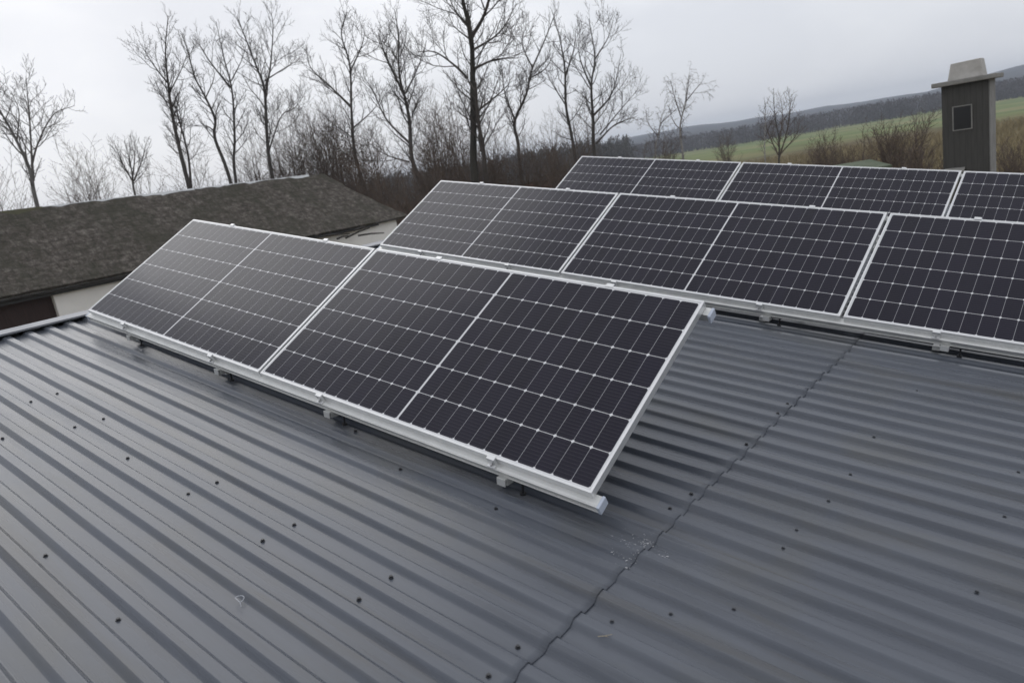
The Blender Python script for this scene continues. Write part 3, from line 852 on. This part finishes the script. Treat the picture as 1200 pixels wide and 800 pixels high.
G = 'row of tall bare trees behind the shed'
tree('bare_tree', 'blurred wide forked bare tree at the far left edge of the photo', 34, [
    ([(46, 250), (35, 200), (17, 160), (0, 130), (-14, 105)], .13, .025), ([(39, 212), (37, 180), (35, 140), (31, 95)], .075, .012),
    ([(37, 195), (45, 166), (63, 133), (88, 122)], .06, .012), ([(20, 163), (22, 130), (12, 105)], .04, .01)], 21, G, 'hazebark', 'hazetwig', lmax=1.9)
tree('bare_tree', 'slender bare tree with two close stems, leftmost of the tall row', 40, [
    ([(223, 225), (207, 160), (200, 123), (197, 97), (194, 60), (197, 18)], .17, .02), ([(224, 222), (220, 180), (208, 133), (203, 113)], .09, .03),
    ([(196, 97), (180, 77), (163, 50)], .06, .012), ([(198, 110), (213, 83), (222, 60)], .05, .01)], 22, G, lmax=2.0)
tree('bare_tree', 'crooked S shaped bare tree standing second from left in the tall row', 40, [
    ([(271, 216), (252, 163), (252, 140), (240, 113), (228, 90), (220, 60), (213, 40)], .14, .018), ([(250, 153), (243, 148), (230, 146)], .05, .012), ([(241, 115), (250, 92), (250, 75)], .045, .01)], 23, G, lmax=1.7)
tree('bare_tree', 'straight slim bare tree close right of the crooked one', 41, [
    ([(277, 216), (275, 160), (272, 107), (262, 67), (253, 25)], .13, .016), ([(270, 103), (247, 73), (230, 47)], .07, .01), ([(271, 95), (283, 70), (289, 50)], .045, .01)], 24, G, lmax=1.8)
tree('bare_tree', 'bare tree with a long low side limb above the shed ridge', 40, [
    ([(320, 212), (313, 160), (310, 107), (300, 77), (287, 43), (278, 20)], .16, .018), ([(311, 110), (317, 77), (320, 33), (317, 15)], .075, .01),
    ([(315, 178), (321, 158), (331, 133), (348, 122), (362, 98)], .06, .012), ([(310, 95), (335, 78), (348, 70)], .05, .01)], 25, G, lmax=2.0)
tree('bare_tree', 'bare tree with a limb arching far left, between shed end and panels', 38, [
    ([(428, 228), (416, 180), (412, 133), (410, 77), (400, 40), (407, 15)], .16, .018), ([(411, 125), (400, 114), (383, 97), (363, 77), (357, 50)], .09, .012),
    ([(410, 85), (424, 55), (428, 35)], .06, .01), ([(414, 150), (435, 132), (447, 115)], .05, .01)], 26, G, lmax=1.9)
tree('bare_tree', 'spreading bare tree with leaning trunk left of the thick central tree', 35, [
    ([(499, 235), (483, 187), (480, 143), (475, 117), (468, 87), (467, 43), (462, 10)], .19, .018), ([(476, 117), (453, 67), (443, 38)], .085, .012), ([(480, 168), (453, 140), (437, 107), (425, 88)], .075, .012),
    ([(480, 190), (462, 185), (446, 178), (420, 158)], .06, .01), ([(475, 110), (490, 80), (500, 50)], .06, .01)], 27, G, lmax=2.1)
tree('bare_tree', 'thickest and darkest bare tree, its top cut off by the photo', 31, [
    ([(557, 214), (555, 150), (554, 93), (552, 43), (542, 0), (535, -45)], .25, .06), ([(570, 214), (566, 175), (560, 140), (557, 100)], .14, .07), ([(553, 43), (567, 20), (577, -12), (590, -40)], .11, .03),
    ([(548, 92), (533, 77), (510, 61), (488, 60)], .085, .014), ([(557, 80), (580, 71), (607, 70)], .08, .012), ([(553, 60), (585, 40), (605, 8)], .07, .012), ([(551, 35), (533, 12), (522, -15)], .07, .012), ([(560, 130), (585, 110), (600, 95)], .06, .01)], 28, G, 'bark_dark', 'twig', lmax=2.3)
tree('bare_tree', 'bare tree curving to the right, just right of the thick central tree', 36, [
    ([(612, 215), (607, 167), (603, 143), (617, 110), (623, 83), (640, 43), (652, 12)], .15, .018), ([(604, 143), (592, 110), (588, 82)], .075, .012), ([(621, 92), (640, 80), (650, 60)], .05, .01), ([(624, 80), (612, 50), (618, 25)], .05, .01)], 29, G, lmax=1.9)
tree('bare_tree', 'narrow bare tree leaning left above the corner of the rearmost row', 37, [
    ([(675, 190), (670, 160), (663, 123), (662, 83), (657, 50), (648, 15)], .15, .018), ([(662, 90), (672, 60), (675, 35)], .06, .01), ([(664, 125), (648, 100), (640, 85)], .05, .01)], 30, G, lmax=1.7)
tree('bare_tree', 'fan shaped bare tree at the right end of the tall row', 37, [
    ([(697, 186), (695, 140), (693, 100), (697, 67), (690, 22)], .16, .018), ([(699, 168), (720, 147), (745, 138)], .07, .012), ([(696, 135), (717, 110), (727, 67)], .075, .012), ([(694, 105), (680, 70), (678, 45)], .065, .01), ([(697, 70), (712, 45), (718, 25)], .05, .01), ([(703, 158), (728, 128), (748, 105)], .05, .01)], 31, G, lmax=2.0)
tree('birch_tree', 'pale weeping birch with hanging twigs right of the tall row', 46, [
    ([(800, 180), (797, 150), (802, 125), (806, 105), (808, 84)], .11, .015), ([(799, 140), (790, 112), (786, 95)], .05, .01), ([(803, 120), (816, 104), (822, 98)], .045, .01)], 32, None, 'birch', 'birchtwig', droop=.35, lmax=1.6, t0=.3)
tree('birch_tree', 'small faint birch left of the pale weeping birch', 50, [
    ([(768, 182), (772, 155), (776, 135), (784, 112)], .09, .012), ([(771, 160), (760, 145), (757, 130)], .04, .01), ([(774, 145), (788, 132), (796, 125)], .04, .01)], 33, None, 'birch', 'birchtwig', droop=.2, lmax=1.4, t0=.3)
tree('birch_tree', 'young birch with white stem in front of the bushy tree above the rear row', 40, [
    ([(897, 192), (896, 165), (897, 140), (896, 118)], .055, .012), ([(897, 160), (905, 140), (908, 125)], .03, .008)], 34, None, 'birch', 'birchtwig', lmax=1.0, t0=.3)
tree('bare_tree', 'bushy many stemmed bare tree above the middle of the rear row', 42, [
    ([(913, 195), (913, 165), (908, 135), (906, 108)], .09, .012), ([(913, 185), (922, 155), (926, 125), (924, 108)], .06, .01), ([(912, 182), (900, 155), (894, 130)], .055, .01), ([(915, 180), (932, 160), (938, 140)], .05, .01), ([(912, 170), (917, 140), (915, 112)], .05, .01)], 35, None, 'bark', 'bush', lmax=1.1, density=1.4, t0=.3)
tree('bare_tree', 'small fan crowned bare tree on the left, behind the metal ridge cap', 42, [
    ([(160, 235), (155, 205), (152, 188), (146, 165)], .09, .012), ([(157, 215), (143, 190), (133, 165)], .06, .01), ([(157, 212), (166, 188), (172, 165)], .06, .01), ([(156, 205), (158, 180), (158, 158)], .05, .01)], 36, G, 'bark', 'twig', lmax=1.3, density=1.3, t0=.3)

def shrub(label, D, px, py_base, py_top, wpx, stems, seed, group, m_='bush', lean=0.35):
    rng = random.Random(seed); base = at(px, py_base, D); gz = min(ground_z(base.x, base.y), base.z)
    off = Vector((base.x, base.y, gz)); h = at(px, py_top, D).z - gz; w = wpx / FPX * D
    br = Brancher(seed, 0, 1.0)
    for i in range(stems):
        a = rng.uniform(0, 6.28); hh = h * rng.uniform(.6, 1.0); ro = w * .5 * math.sqrt(rng.random())
        p0 = Vector((math.cos(a) * ro * .25, math.sin(a) * ro * .25, -.1)); p2 = Vector((math.cos(a) * ro, math.sin(a) * ro, hh))
        p1 = p0.lerp(p2, .5) + Vector((rng.gauss(0, .15), rng.gauss(0, .15), .05 * hh))
        rs = resample([p0, p1, p2], 8); r0 = rng.uniform(.022, .045); rad = [r0 + (.007 - r0) * k / 8 for k in range(9)]
        br.mb.tube(rs, rad, 5, cap=False)
        br.side(rs, rad, hh, 2, .25, .55 * 3.2 / max(hh, 1.0))
    o = br.mb.build('bare_shrub', M[m_]); o.location = off
    tag(o, label, 'shrub', group)
GS = 'bare shrubs between and behind the tall trees'
SH = [
    ('loose bare shrub at the foot of the blurred left tree', 38, 15, 252, 185, 50, 9), ('dense upright bare shrub left of the small fan crowned tree', 44, 110, 242, 178, 45, 14),
    ('thin bare shrub right of the small fan crowned tree', 43, 185, 232, 190, 40, 8), ('wispy bare shrub between the first two trees of the tall row', 44, 238, 222, 160, 30, 8),
    ('upright bare shrub between the straight slim tree and the low limbed tree', 44, 296, 214, 145, 32, 10), ('dark bare shrub right under the long low side limb', 42, 345, 212, 128, 50, 24),
    ('densest dark shrub behind the end of the shed ridge', 41, 382, 216, 122, 56, 30), ('dark shrub left of the tree with the far arching limb', 42, 405, 222, 140, 44, 22),
    ('dark low shrub behind the shed verge', 36, 440, 236, 155, 48, 20), ('tall loose shrub between the leaning tree and thick central tree', 40, 528, 214, 105, 50, 13),
    ('twiggy shrub hugging the left side of the thick central tree', 37, 540, 216, 140, 34, 10), ('bare shrub between the thick central tree and the curving tree', 40, 588, 216, 138, 34, 11),
    ('low bare shrub left of the narrow leaning tree', 42, 648, 214, 145, 44, 12), ('low bare shrub between the narrow leaning and fan shaped trees', 42, 686, 190, 130, 24, 8),
    ('tiny round shrub in the green field left of the bushy tree', 60, 850, 182, 158, 16, 8), ('low brown shrub on the slope right of the bushy tree', 38, 962, 195, 162, 40, 14), ('brown shrub above the green shed roof', 36, 1000, 195, 156, 44, 14),
    ('dark brown shrub between green shed roof and tower', 33, 1052, 200, 140, 56, 22), ('low dark shrub at the foot of the tower left side', 30, 1085, 205, 172, 40, 16),
    ('dark shrub right of the tower at the photo edge', 31, 1192, 205, 165, 46, 14), ('low shrub below the small faint birch', 44, 770, 190, 158, 40, 10)]
SH += [('brown shrub just behind the top left corner of the middle row', 33, 508, 232, 172, 50, 18), ('brown shrub at the foot of the thick central tree', 34, 566, 222, 168, 46, 18),
    ('brown shrub at the foot of the curving tree', 34, 622, 218, 162, 46, 18), ('brown shrub left of the rearmost row end', 33, 662, 212, 168, 40, 16),
    ('rusty shrub between shed verge and leaning tree', 31, 470, 246, 182, 50, 20), ('pale thin shrub right of the leaning tree', 41, 514, 218, 120, 40, 10)]
for i, s in enumerate(SH): shrub(*s, 50 + i, GS)
